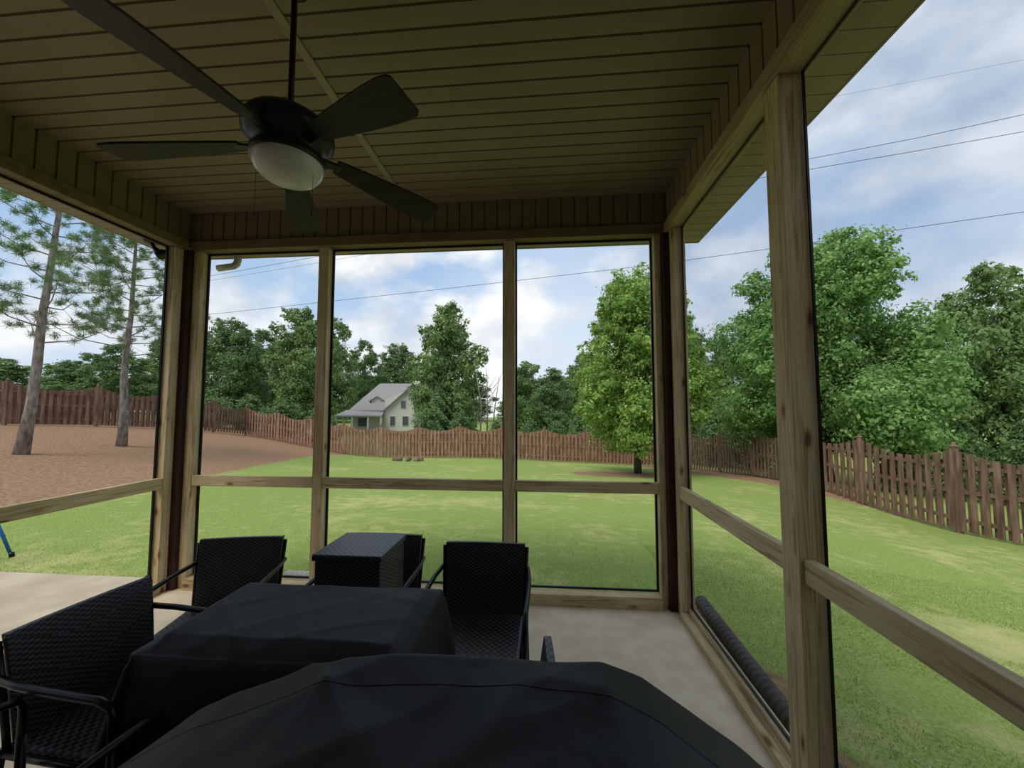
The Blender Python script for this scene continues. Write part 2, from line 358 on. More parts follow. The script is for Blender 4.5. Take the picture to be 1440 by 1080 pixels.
for (a0, b0), nm in zip(seg, names3): member(a0+.001, b0-.001, D-.005, D+.035, .812, .895, 'x', 'horizontal timber rail across the %s back screen' % nm)
member(XL+.121, XR-.101, D-.04, D+.05, 0, .085, 'x', 'pale timber sill plate under the back screens')
member(XL-.09, XL, D-.125, D-.051, 0, HB-.001, 'z', 'pale timber stud on the left wall next to the dark column')
member(XL-.09, XL, .95, 1.04, .086, HB-.001, 'z', 'pale timber post on the left wall out near the viewer')
member(XL-.045, XL-.005, 1.041, D-.126, .808, .895, 'y', 'horizontal timber rail across the left screen')
member(XL-.09, XL, YB, D-.126, 0, .085, 'y', 'pale timber sill plate under the left screen')
member(XR, XR+.09, D-.125, D-.051, 0, HB-.001, 'z', 'pale timber stud on the right wall next to the dark column')
member(XR-.012, XR+.09, 1.53, 1.635, .041, HB-.001, 'z', 'large weathered timber post in the middle of the right wall')
member(XR-.005, XR+.085, -.1, -.01, .041, HB-.001, 'z', 'timber post on the right wall beside the viewer')
member(XR+.003, XR+.043, 1.636, D-.126, .808, .895, 'y', 'horizontal timber rail on the far right screen')
member(XR+.003, XR+.043, -.009, 1.529, .808, .895, 'y', 'horizontal timber rail on the near right screen')
member(XR-.012, XR+.10, YB, D-.126, 0, .04, 'y', 'flat timber sill plate along the right screens')
member(XR+.045, XR+.09, 1.636, D-.126, .041, .07, 'y', 'upright timber strip on the far part of the right sill plate')
member(XR+.045, XR+.09, -.009, 1.529, .041, .07, 'y', 'upright timber strip on the near part of the right sill plate')
def frame_y(x0, x1, z0, z1, y, lab, t=.014):
    f = MB()
    f.box(x0, x0+t, y, y+t, z0, z1); f.box(x1-t, x1, y, y+t, z0, z1); f.box(x0+t, x1-t, y, y+t, z0, z0+t); f.box(x0+t, x1-t, y, y+t, z1-t, z1)
    tag(f.build('screen_frame', M['black_frame']), lab, 'screen frame')
def frame_x(y0, y1, z0, z1, x, lab, t=.014):
    f = MB()
    f.box(x, x+t, y0, y0+t, z0, z1); f.box(x, x+t, y1-t, y1, z0, z1); f.box(x, x+t, y0+t, y1-t, z0, z0+t); f.box(x, x+t, y0+t, y1-t, z1-t, z1)
    tag(f.build('screen_frame', M['black_frame']), lab, 'screen frame')
for (a0, b0), nm in zip(seg, names3):
    frame_y(a0+.002, b0-.002, .088, HB-.003, D+.052, 'thin black screen frame edging the %s bay of the back wall' % nm)
frame_x(1.045, D-.13, .088, HB-.003, XL-.07, 'thin black screen frame edging the left wall opening')
frame_x(1.64, D-.13, .072, HB-.003, XR+.06, 'thin black screen frame between the right corner and the big post', .010)
frame_x(-.005, 1.525, .072, HB-.003, XR+.072, 'thin black screen frame of the right opening nearest the viewer', .008)

# ------------------------------------------------------------------ ceiling fan
FC = Vector((-.97, 1.34, 2.41))
fan = empty('ceiling_fan', (FC.x, FC.y, CEIL)); tag(fan, 'dark bronze five blade ceiling fan with frosted bowl light hanging on a rod', 'ceiling fan')
dz = FC.z-CEIL
MB().lathe((0,0,0), [(0,-.022),(.03,-.022),(.045,-.014),(.05,-.001),(0,-.001)], 28).build('canopy', M['bronze'], fan, True)
MB().tube([(0,0,-.02),(0,0,dz+.17)], .011, 12).build('downrod', M['bronze'], fan, True)
MB().lathe((0,0,dz), [(.0,.165),(.026,.165),(.034,.145),(.09,.14),(.14,.125),(.158,.10),(.158,.07),(.135,.048),(.115,.035),(.108,.01),(.11,-.01),(.09,-.03),(0,-.03)], 40).build('motor_housing', M['bronze'], fan, True)
MB().lathe((0,0,dz), [(.11,-.004),(.130,-.008),(.130,-.028),(.12,-.034)], 40).build('light_rim', M['bronze'], fan, True)
MB().lathe((0,0,dz), [(.123,-.028),(.123,-.042),(.114,-.062),(.095,-.082),(.066,-.096),(.033,-.103),(0,-.105)], 40).build('light_bowl', M['opal'], fan, True)
R0 = .17
for k in range(5):
    a = math.radians(-26+72*k)
    prof = [(0,.035),(.05,.042),(.2,.058),(.33,.069),(.40,.072),(.44,.068),(.452,.058)]
    tp = math.radians(-13)
    up = [(x, hw) for x, hw in prof]; lo = [(x, -hw) for x, hw in prof]
    loop = lo+up[::-1]
    def P(x, y, z):
        y2, z2 = y*math.cos(tp)-z*math.sin(tp), y*math.sin(tp)+z*math.cos(tp); X = R0+x
        return (X*math.cos(a)-y2*math.sin(a), X*math.sin(a)+y2*math.cos(a), dz+.03-x*.12+z2)
    nL = len(loop); vs = [P(x, y, .004) for x, y in loop]+[P(x, y, -.004) for x, y in loop]
    fs = [tuple(range(nL)), tuple(range(nL, 2*nL))[::-1]]+[(i, (i+1) % nL, nL+(i+1) % nL, nL+i) for i in range(nL)]
    MB().add(vs, fs).build('blade', M['blade'], fan)
    ir = MB(); ir.obox(((.15)*math.cos(a), (.15)*math.sin(a), dz+.028), (.06*math.cos(a), .06*math.sin(a), 0), (-.018*math.sin(a), .018*math.cos(a), -.003), (0,0,.005))
    ir.build('blade_bracket', M['bronze'], fan, bevel=.002)
for (ox, oy, L, w_) in ((-.115,-.02,.17,.022), (.10,.0,.17,.022)):
    MB().tube([(ox,oy,dz-.03),(ox,oy,dz-.05-L)], .0007, 6).tube([(ox,oy,dz-.05-L),(ox,oy,dz-.056-L),(ox,oy,dz-.056-L-w_)], [.001,.003,.0026], 8).build('pull_chain', M['bronze'], fan)

# ------------------------------------------------------------------ chairs
def make_chair():
    t = empty('patio_chair')
    s = MB(); s.box(-.205, .205, -.20, .19, .375, .405); s.build('seat', M['wicker'], t, bevel=.012)
    s = MB(); s.box(-.20, .20, -.195, -.185, .31, .375); s.build('seat_apron', M['wicker'], t, bevel=.003)
    b = MB(); pts = [(.18,.40),(.195,.5),(.21,.6),(.222,.69),(.229,.735)]; vs = []; fs = []
    W_ = 9
    for off in (0, .024):
        for j, (y, z) in enumerate(pts):
            for i in range(W_):
                u = -1+2*i/(W_-1); vs.append((u*(.195+.004*j), y+.012*(1-u*u)+off, z))
    o = W_*5
    for base, flip in ((0, 0), (o, 1)):
        for j in range(4):
            for i in range(W_-1):
                q = (base+j*W_+i, base+j*W_+i+1, base+(j+1)*W_+i+1, base+(j+1)*W_+i); fs.append(q if not flip else q[::-1])
    for j in range(4):
        for i in (0, W_-1): fs.append((j*W_+i, (j+1)*W_+i, o+(j+1)*W_+i, o+j*W_+i))
    for i in range(W_-1):
        fs.append((i, i+1, o+i+1, o+i)); fs.append((4*W_+i, 4*W_+i+1, o+4*W_+i+1, o+4*W_+i))
    b.add(vs, fs).build('backrest', M['wicker'], t, bevel=.004)
    for sx in (-1, 1):
        MB().tube([(sx*.206,.20,.39),(sx*.213,.22,.55),(sx*.220,.246,.715)], .010, 8).build('back_post', M['black_frame'], t, True)
    MB().tube([(-.21,-.205,.385),(.21,-.205,.385)], .010, 8).tube([(-.21,.20,.385),(.21,.20,.385)], .010, 8).tube([(-.214,-.2,.385),(-.214,.2,.385)], .010, 8).tube([(.214,-.2,.385),(.214,.2,.385)], .010, 8).build('seat_frame', M['black_frame'], t, True)
    for sx in (-1, 1):
        arc = [(sx*.224,.236,.612)]+[(sx*(.232+.005*math.sin(q*PI)), .236-.44*q, .612-.018*q) for q in (.25,.5,.75,.92)]+[(sx*.235,-.215,.583),(sx*.234,-.224,.56),(sx*.234,-.224,.48)]
        MB().tube(arc, .0115, 10).build('armrest', M['black_frame'], t, True)
        MB().tube([(sx*.234,-.224,.48),(sx*.23,-.225,.25),(sx*.232,-.235,0)], .0115, 10).build('leg', M['black_frame'], t, True)
        MB().tube([(sx*.215,.205,.40),(sx*.22,.225,.2),(sx*.225,.25,0)], .0115, 10).build('leg', M['black_frame'], t, True)
    return t
CH = [(-.315, 1.83, 0, 'black wicker armchair standing by the right end of the covered table'),
      (-1.61, 1.80, math.radians(12), 'black wicker armchair at the left rear of the covered table by the left screen'),
      (-.90, 1.92, 0, 'black wicker armchair carrying the wicker box on its seat'),
      (-1.45, 1.315, math.radians(86), 'black wicker armchair in the left foreground turned sideways towards the table'),
      (-1.325, .845, math.radians(178), 'black wicker armchair at the bottom left with only its arms and seat edge showing'),
      (-.235, 1.05, math.radians(-90), 'black wicker armchair mostly hidden behind the covered grill, only a corner showing')]
chair = make_chair()
for i, (x, y, rz, lb) in enumerate(CH):
    o = chair if i == 0 else copy_tree(chair)
    o.location = (x, y, 0); o.rotation_euler = (0, 0, rz); tag(o, lb, 'chair', 'black wicker patio chairs')
bx = empty('wicker_box', (-.895, 1.87, .406)); tag(bx, 'black woven wicker box with flat lid resting on a chair seat', 'box')
MB().box(-.155, .155, -.15, .15, 0, .345).build('body', M['wicker'], bx, bevel=.006)
MB().box(-.165, .165, -.16, .16, .346, .376).build('lid', M['wicker'], bx, bevel=.006)

# ------------------------------------------------------------------ covers
def cover(name, label, cat, x0, x1, y0, y1, Hf, flare, seed, cr, wr, seamy=None, cflare=.9):
    cx, cy = (x0+x1)/2, (y0+y1)/2; a, b_ = (x1-x0)/2, (y1-y0)/2
    corners = [(a-cr, b_-cr, 0), (-(a-cr), b_-cr, PI/2), (-(a-cr), -(b_-cr), PI), (a-cr, -(b_-cr), 1.5*PI)]
    raw = []
    for k, (qx, qy, t0) in enumerate(corners):
        for j in range(11):
            t = t0+PI/2*j/10; raw.append((qx+cr*math.cos(t), qy+cr*math.sin(t), math.cos(t), math.sin(t)))
        nxq = corners[(k+1) % 4]; e = (nxq[0]+cr*math.cos(t0+PI/2), nxq[1]+cr*math.sin(t0+PI/2)); st = raw[-1]
        L = math.hypot(e[0]-st[0], e[1]-st[1]); q = max(2, int(L/.012))
        for j in range(1, q): raw.append((st[0]+(e[0]-st[0])*j/q, st[1]+(e[1]-st[1])*j/q, math.cos(t0+PI/2), math.sin(t0+PI/2)))
    NA = len(raw)
    def disp(X, Y):
        ns = noise.noise(Vector((X*2.6+seed, Y*3.2, seed)))
        r1 = max(0, 1-abs(noise.noise(Vector((X*2.0+seed*2, Y*3.0+X*2.0, 1)))*4.0))**1.3
        r2 = max(0, 1-abs(noise.noise(Vector((X*2.6-Y*2.5, Y*2.2+seed, 7)))*5.0))**1.3
        return wr*(ns+.4*r1+.3*r2)
    vs = [(0,0,Hf(0,0)+disp(0,0))]; rings = []
    NR = 44
    for i in range(1, NR+1):
        s_ = i/NR; rings.append([(px*s_, py*s_, Hf(px*s_, py*s_)+disp(px*s_, py*s_)) for (px, py, ux, uy) in raw])
    top = rings[-1]; NS = 22
    for i in range(1, NS+1):
        g = (i/NS)**1.25; ring = []
        for j, (px, py, ux, uy) in enumerate(raw):
            zt = top[j][2]; cn = abs(ux*uy)*2
            fold = noise.noise(Vector((px*7, py*7, seed+g*.6)))*1.1
            out = .004+flare*g**.8*(1+cflare*cn)+fold*flare*.8*g**.7+wr*noise.noise(Vector((px*4, py*4, zt*(1-g)*4+seed)))*.8
            ring.append((px+ux*out, py+uy*out, max(.012, zt-(zt-.012)*g-(.012 if i == 1 else 0))))
        rings.append(ring)
    for rg in rings: vs += rg
    fs = [(0, 1+j, 1+(j+1) % NA) for j in range(NA)]
    for i in range(len(rings)-1):
        o = 1+i*NA; fs += [(o+j, o+NA+j, o+NA+(j+1) % NA, o+(j+1) % NA) for j in range(NA)]
    o = MB().add(vs, fs).build(name, M['cover'], None, True); o.location = (cx, cy, 0)
    if seamy is not None:
        pts = []
        for x in np.linspace(-a*.97, a*.97, 90):
            y = seamy+.03*math.cos(x*2.5+.4)-.05*x*x; pts.append((x, y, Hf(x, y)+disp(x, y)-.0002))
        MB().tube(pts, .0011, 6).build('seam', M['cover_seam'], o, True)
    return tag(o, label, cat)
def Ht(x, y):
    e = abs(x)/.425; f = abs(y)/.235
    return .695+.032*min(1, max(0, (1-e)/.13))*min(1, max(0, (1-f)/.25))**.7+.003*math.sin(x*7)
cover('covered_table', 'low black fabric cover draped over the patio dining table', 'table cover', -1.27, -.42, 1.12, 1.61, Ht, .05, 3.1, .015, .008, None, 1.9)
GX = [-.84,-.72,-.60,-.46,-.38,-.25,-.1,.10,.17,.24,.33,.42,.52]; GH = [.73,.82,.895,.955,.980,.985,.983,.985,.962,.92,.865,.795,.69]
GC = (-.84+.52)/2
def Hg(x, y):
    f = abs(y)/.29; return float(np.interp(x+GC, GX, GH))-.09*max(0, (f-.76)/.24)**1.6
cover('covered_grill', 'large black fabric cover over a barbecue grill filling the foreground', 'grill cover', -.84, .52, .22, .80, Hg, .08, 8.7, .07, .019, .12)

# ------------------------------------------------------------------ yard bits near the porch
def corrugated(pts, R, label, mat):
    out = []; rs = []
    P = [Vector(p) for p in pts]
    for a, b in zip(P[:-1], P[1:]):
        L = (b-a).length; k = int(L/.012)
        for q in range(k):
            out.append(a+(b-a)*q/k); rs.append(R if (len(out)//2) % 2 else R*.9)
    o = MB().tube(out, rs, 16).build('drain_pipe', mat, None, False); return tag(o, label, 'pipe')
zp = lambda x, y: g1(x, y)+.047
corrugated([(1.24, 3.3, zp(1.24,3.3)), (1.215, 2.7, zp(1.215,2.7)), (1.20, 2.0, zp(1.20,2.0)), (1.22, 1.1, zp(1.22,1.1)), (1.32, .2, zp(1.32,.2))], .05, 'black corrugated drain pipe lying on the ground along the right sill', M['drain'])
corrugated([(-2.35, 3.42, zp(-2.35,3.42)), (-2.05, 3.40, zp(-2.05,3.4)), (-1.78, 3.42, zp(-1.78,3.42))], .04, 'short grey corrugated drain pipe behind the left back post', M['gutter'])
ds = empty('downspout', (-2.93, D+.28, 2.84)); tag(ds, 'pale metal downspout elbow under the eave at the left corner', 'downspout')
MB().tube([(.11,.02,.05),(.11,.02,-.03),(.10,.02,-.065),(.07,.02,-.085),(.02,.02,-.09),(-.08,.02,-.10)], .030, 14).build('elbow', M['gutter'], ds, True)
fl = empty('flood_light', (XL-.27, 2.88, FR-.003)); tag(fl, 'small dark flood light under the eave outside the left screen', 'light')
MB().lathe((0,0,0), [(0,-.02),(.05,-.02),(.05,0),(0,0)], 16).build('mount', M['bronze'], fl, True)
MB().tube([(0,0,-.02),(0,.02,-.05),(.03,.03,-.09),(.07,.03,-.11)], [.012,.015,.03,.045], 12).build('lamp_head', M['bronze'], fl, True)
p = hit(14, 801)
bs = empty('folding_stand', (p.x-.05, p.y, -.03)); tag(bs, 'blue tubular folding stand with black feet at the left edge of the patio', 'stand')
MB().tube([(.05,0,.02),(-.30,.02,.55)], .014, 10).build('leg', M['blue'], bs, True)
MB().tube([(-.42,0,.02),(-.30,.02,.55)], .014, 10).build('leg', M['blue'], bs, True)
MB().tube([(-.38,.02,.2),(-.07,.02,.2)], .010, 10).build('brace', M['blue'], bs, True)
for x in (.05, -.42): MB().tube([(x+.012*(1 if x > 0 else -1),0,.002),(x,0,.05)], .02, 10).build('foot', M['black_frame'], bs, True)
pc = hit(574, 648)
for i in range(8):
    a = i*2*PI/8+.2; r_ = .62
    x, y = pc.x+r_*math.cos(a), pc.y+r_*math.sin(a)*.7; sz = random.uniform(.15, .24)
    mb = MB(); vs = []; prof = 6
    for j in range(prof):
        th = PI*j/(prof-1)
        for q in range(8):
            ph = 2*PI*q/8; d = Vector((math.sin(th)*math.cos(ph), math.sin(th)*math.sin(ph)*.8, math.cos(th)*.7)); vs.append(d*sz*(1+.25*noise.noise(d*2+Vector((i*3,0,0)))))
    mb.add(vs, [(j*8+q, j*8+(q+1) % 8, (j+1)*8+(q+1) % 8, (j+1)*8+q) for j in range(prof-1) for q in range(8)])
    o = mb.build('stone', M['rock']); o.location = (x, y, g1(x, y)+sz*.4); o.rotation_euler = (0,0,a)
    tag(o, 'brown field stone in the small ring on the lawn', 'stone', 'stones of the ring on the lawn')

# ------------------------------------------------------------------ fences
def fence(pts, label, mat, H=1.83, hw=.058):
    root = empty('wooden_fence', (pts[0].x, pts[0].y, g1(pts[0].x, pts[0].y))); tag(root, label, 'fence'); O = Vector(root.location)
    P2 = [Vector((p.x, p.y)) for p in pts]; L = [0]
    for a, b in zip(P2[:-1], P2[1:]): L.append(L[-1]+(b-a).length)
    def pos(s):
        for i in range(len(L)-1):
            if s <= L[i+1] or i == len(L)-2:
                t = (s-L[i])/(L[i+1]-L[i]); return P2[i].lerp(P2[i+1], t)
    nb = max(1, round(L[-1]/2.44)); bl = L[-1]/nb
    Pp = [pos(i*bl) for i in range(nb+1)]
    for i in range(nb+1):
        q = Pp[i]; z = g1(q.x, q.y); c = Vector((q.x, q.y, z))-O
        po = MB().box(c.x-.05, c.x+.05, c.y-.05, c.y+.05, c.z-.1, c.z+H+.03).build('post', mat, root, bevel=.006)
        MB().lathe(c+Vector((0,0,H+.03)), [(0,0),(.07,0),(.075,.02),(.05,.04),(.03,.05),(.04,.07),(.035,.09),(.0,.10)], 10).build('cap', mat, po, True)
    for i in range(nb):
        a, b = Pp[i], Pp[i+1]; d = (b-a).normalized(); nrm = Vector((d.y, -d.x)); m_ = MB(); bl_ = (b-a).length
        za, zb = g1(a.x, a.y), g1(b.x, b.y)
        for side in (-1, 1):
            s_ = .11 if side == 1 else .218
            while s_ < bl_-.04:
                u = s_/bl_; q = a.lerp(b, u)+nrm*side*.036; z = za+(zb-za)*u; top = H-.28*math.sin(PI*u)**.8
                c = Vector((q.x, q.y, 0))-Vector((O.x, O.y, 0))
                m_.obox((c.x, c.y, z-O.z+top/2+.03), (d.x*hw, d.y*hw, 0), (nrm.x*.009, nrm.y*.009, 0), (0,0,top/2-.03)); s_ += .216
        for hz in (.3, .9, 1.42):
            A = Vector((a.x, a.y, za+hz))-O; B = Vector((b.x, b.y, zb+hz))-O; c = (A+B)/2; h_ = (B-A)/2
            m_.obox(c, h_, (nrm.x*.019, nrm.y*.019, 0), (0,0,.04))
        m_.build('picket_panel', mat, root)
fence([at(*q) for q in FENCE_L], 'brown picket fence behind the pine straw bank on the left', M['fence_dark'])
fence([at(*q) for q in FENCE_B], 'reddish brown scalloped picket fence across the back of the lawn', M['fence'])
fence([at(*q) for q in FENCE_R], 'brown scalloped picket fence running down the right side of the lawn', M['fence_dark'], hw=.056)

# ------------------------------------------------------------------ trees
def leaf_quads(pos, nrm, size, r):
    n = len(pos); nrm = nrm/np.linalg.norm(nrm, axis=1)[:,None]
    t = r.normal(size=(n,3)); t -= (t*nrm).sum(1)[:,None]*nrm; t /= np.linalg.norm(t, axis=1)[:,None]
    b = np.cross(nrm, t); s = (size*r.uniform(.6, 1.3, n))[:,None]
    return np.stack([pos-t*s, pos+b*s*.6, pos+t*s, pos-b*s*.6], 1)
def crown(H, R, zb, nblob, nleaf, size, seed, mat, parent, shape=.8, br=(.2,.34), name='crown', pw=.5):
    r = np.random.default_rng(seed); B = []
    for i in range(nblob):
        t = (i+.5)/nblob; t = min(max(t+r.normal()*.04, 0), 1)
        pr = R*(math.sin(PI*min(1, max(.0, .14+.82*t**shape)))**pw)
        rad = R*r.uniform(*br)*(1-.3*t); a = i*2.4+r.uniform(-.6,.6); d = max(0, pr-rad)*r.uniform(.5,1.12)
        B.append((d*math.cos(a), d*math.sin(a), zb+(H-zb-rad*.8)*t+rad*.1, rad))
    for t in (.2,.4,.6): B.append((0,0,zb+(H-zb)*t, R*.42))
    B = np.array(B)
    nsub = len(B)*22; wts = B[:,3]**2; wts /= wts.sum(); bi = r.choice(len(B), nsub, p=wts)
    sd = r.normal(size=(nsub,3)); sd /= np.linalg.norm(sd, axis=1)[:,None]
    sc = B[bi,:3]+sd*(B[bi,3]*r.uniform(.5,1.2,nsub))[:,None]*np.array([1,1,.85]); sr = B[bi,3]*r.uniform(.16,.36,nsub)
    k1 = int(nleaf*.75); idx = r.choice(nsub, k1); d = r.normal(size=(k1,3))
    p1 = sc[idx]+d*(sr[idx]*.66)[:,None]*np.array([1,1,.6]); n1 = sd[idx]*.8+d*.4
    k2 = nleaf-k1; idx = r.choice(len(B), k2, p=wts); d = r.normal(size=(k2,3)); d /= np.linalg.norm(d, axis=1)[:,None]
    p2 = B[idx,:3]+d*(B[idx,3]*(r.random(k2)**.5)*.95)[:,None]
    pos = np.r_[p1, p2]; nr = np.r_[n1, d]; keep = pos[:,2] > zb*.5; pos = pos[keep]; nr = nr[keep]
    V = leaf_quads(pos, nr+r.normal(size=nr.shape)*.5+np.array([0,0,.45]), size, r)
    return npmesh(name, V, 4, mat, parent), B
def trunk(H, rad, seed, mat, parent, B=None, lean=(0,0)):
    r = random.Random(seed); m_ = MB(); pts = []; rs = []
    for i in range(7):
        t = i/6; pts.append((lean[0]*t+r.uniform(-.08,.08)*t, lean[1]*t+r.uniform(-.08,.08)*t, H*t-.15*(i == 0))); rs.append(rad*(1-.75*t)*(1.25 if i == 0 else 1))
    m_.tube(pts, rs, 10)
    if B is not None:
        for b in B[:22]:
            z0 = min(H*.9, max(H*.15, b[2]*.6)); m_.tube([(0,0,z0),(b[0]*.5,b[1]*.5,(z0+b[2])/2+.1),(b[0],b[1],b[2])], [rad*.35,rad*.2,rad*.08], 6)
    return m_.build('trunk', mat, parent, True)
def make_tree(H, R, zb, nb, nl, size, seed, lm, bm, rad, **k):
    t = empty('tree'); o, B = crown(H, R, zb, nb, nl, size, seed, lm, t, **k); trunk(H*.75, rad, seed, bm, t, B); return t
def put(t, px, d, top, width, label, name='broadleaf_tree', group='trees beyond the fence', R=4., H=10., rz=0):
    P = at(px, 573, d); z = g1(P.x, P.y); zt = at(px, top, d).z
    t.name = name; t.location = (P.x, P.y, z); s = width*d/F/2/R; t.scale = (s, s, (zt-z)/H); t.rotation_euler = (0,0,rz)
    tag(t, label, 'tree', group); return t
protos = [make_tree(10, 4, .6, 42, 44000, .115, 11, M['leafA'], M['bark_dark'], .22),
          make_tree(10, 4, .5, 38, 42000, .115, 12, M['leafB'], M['bark_dark'], .25, shape=.75, br=(.22,.38)),
          make_tree(10, 4, .8, 50, 38000, .11, 13, M['leafB'], M['bark_dark'], .2, br=(.16,.28), shape=.9),
          make_tree(10, 4, .3, 40, 36000, .115, 14, M['leafA'], M['bark_dark'], .2, shape=.65)]
used = [False]*4
def T_(v, *a, **k):
    t = protos[v] if not used[v] else copy_tree(protos[v]); used[v] = True
    return put(t, *a, **k)
ML = [(0, -20, 40, 500, 150, 'hazy green tree behind the leftmost pine trunk'),
 (1, 95, 50, 506, 110, 'rounded green tree seen between the two pine trunks'),
 (2, 160, 36, 484, 96, 'green tree just left of the second pine trunk above the fence'),
 (0, 240, 43, 466, 104, 'green tree behind the left corner column above the fence'),
 (1, 318, 35, 446, 112, 'dark tree nearest the downspout elbow above the back fence'),
 (2, 366, 44, 464, 100, 'lower dark tree filling the left back screen'),
 (0, 418, 35, 430, 116, 'tall green tree directly left of the left back post'),
 (3, 468, 52, 446, 86, 'slim green tree directly right of the left back post'),
 (2, 510, 60, 478, 62, 'dark tree standing behind the grey roofed house, left side'),
 (1, 558, 68, 482, 84, 'dark tree standing behind the peak of the grey roofed house'),
 (0, 630, 36, 424, 126, 'tall airy tree rising to the right of the house'),
 (3, 740, 54, 508, 84, 'pale green tree directly right of the right back post'),
 (1, 779, 44, 516, 76, 'dark low tree left of the bright yard tree'),
 (0, 822, 52, 498, 86, 'tree half hidden behind the bright yard tree'),
 (1, 966, 32, 436, 84, 'dark tree just right of the right corner column'),
 (0, 1012, 26, 470, 92, 'dark tree behind the left flank of the big right tree'),
 (3, 1100, 32, 460, 120, 'tree hidden behind the crown of the big right tree'),
 (2, 1296, 26, 512, 100, 'low dark tree in the gap between the two big right trees'),
 (0, 1408, 19, 366, 176, 'tall dark tree at the right edge of the view'),
 (1, 1560, 17, 420, 140, 'dark tree just outside the right edge above the fence')]
for i, (v, px, d, top, w_, lb) in enumerate(ML): T_(v, px, d, top, w_, lb, rz=i*1.3)
for i in range(22):
    px = -60+i*72
    T_(i % 4, px, 78+(i % 2)*16, 526+(i*13) % 17 - (10 if 900 < px < 1400 else 0), 84 if i % 2 == 0 else 78, 'distant hazy green tree in the forest line far beyond the fence', rz=i*1.7, group='distant forest line trees')
sh = [(300,28,560,66),(352,30,555,60),(400,28,562,66),(450,27,572,56),(600,26,574,56),(650,27.5,578,50),(700,27,590,40),(745,25,588,40),(778,26,596,40),(815,26,582,46),(855,27,560,60),(960,26,560,60),(1003,23,575,60),(1056,20.5,570,62),(1115,18,585,76),(1260,13,590,70),(1345,12.5,592,80),(1450,11.5,588,96)]
shp = empty('shrub'); crown(2, 1.2, .05, 14, 9000, .055, 55, M['leafB'], shp, br=(.3,.5), name='foliage'); MB().tube([(0,0,-.1),(0,0,.8)], .04, 6).build('stem', M['bark_dark'], shp)
for i, (px, d, top, w_) in enumerate(sh):
    o = shp if i == 0 else copy_tree(shp)
    put(o, px, d, top, w_*1.1, 'leafy green shrub rising just beyond the wooden fence', 'shrub', 'shrubs just beyond the fence', R=1.2, H=2, rz=i*2.1); o['category'] = 'shrub'
t = empty('conifer'); r = np.random.default_rng(5); nl = 14000; u = r.random(nl)**.6; hh = 1-u; a = r.random(nl)*2*PI
rr = (1.7*u**.8)*(.75+.3*np.sin(a*5+hh*25))*r.uniform(.6, 1.05, nl)
pos = np.c_[rr*np.cos(a), rr*np.sin(a), .2+4.6*hh-.15*rr]; nr = np.c_[np.cos(a), np.sin(a), np.full(nl, .4)]+r.normal(size=(nl,3))*.5
npmesh('foliage', leaf_quads(pos, nr, .12, r), 4, M['leafB'], t); MB().tube([(0,0,-.2),(0,0,4.4)], [.14,.03], 8).build('trunk', M['bark_dark'], t)
put(t, 616, 30, 541, 78, 'broad dark conifer in front of the tall airy tree by the house', 'conifer', None, R=1.7, H=4.8)
P = hit(897, 666)
t = make_tree(10, 3.9, 1.7, 66, 80000, .09, 21, M['leafC'], M['bark_dark'], .17, br=(.18,.32), shape=.55, pw=.36)
t.name = 'shade_tree'; t.location = (P.x, P.y, g1(P.x, P.y)); d_ = (P-Vector((0,0,CAMZ))).dot(Fv); zt = at(903, 374, d_).z
s = 106*d_/F/3.9; t.scale = (s, s, (zt-t.location.z)/10); tag(t, 'bright yellow green tree with a dark trunk at the back right of the lawn', 'tree')
t = make_tree(10, 4.6, 1.5, 80, 145000, .078, 31, M['leafD'], M['bark_dark'], .2, br=(.17,.31), shape=.56, pw=.4)
P = at(1160, 573, 15); z = g1(P.x, P.y); t.name = 'shade_tree'; t.location = (P.x, P.y, z); zt = at(1168, 324, 15).z; t.scale = (.88, .88, (zt-z)/10)
tag(t, 'large full green tree overhanging the right fence behind the big post', 'tree')
P = at(684, 573, 30); z = g1(P.x, P.y); t = empty('bare_tree', (P.x, P.y, z)); tag(t, 'thin bare branched tree standing above the back fence', 'tree')
rr_ = random.Random(4)
for k in range(3):
    ox = (k-1)*.5; top = at(684, 505+k*12, 30).z-z
    MB().tube([(ox,0,-.2),(ox+.1,0,top*.5),(ox+(k-1)*.5,0,top)], [.07,.05,.015], 8).build('trunk', M['bark'], t, True)
br = MB()
for k in range(34):
    hz = rr_.uniform(1.2, 5.0); a = rr_.choice((-1, 1)); L = rr_.uniform(.4, 1.1); ox = rr_.choice((-.5,0,.5))
    br.tube([(ox,0,hz),(ox+a*L*.5,rr_.uniform(-.3,.3),hz+L*.6),(ox+a*L*.8,rr_.uniform(-.5,.5),hz+L*1.3)], [.025,.016,.006], 5)
br.build('branches', M['bark'], t)
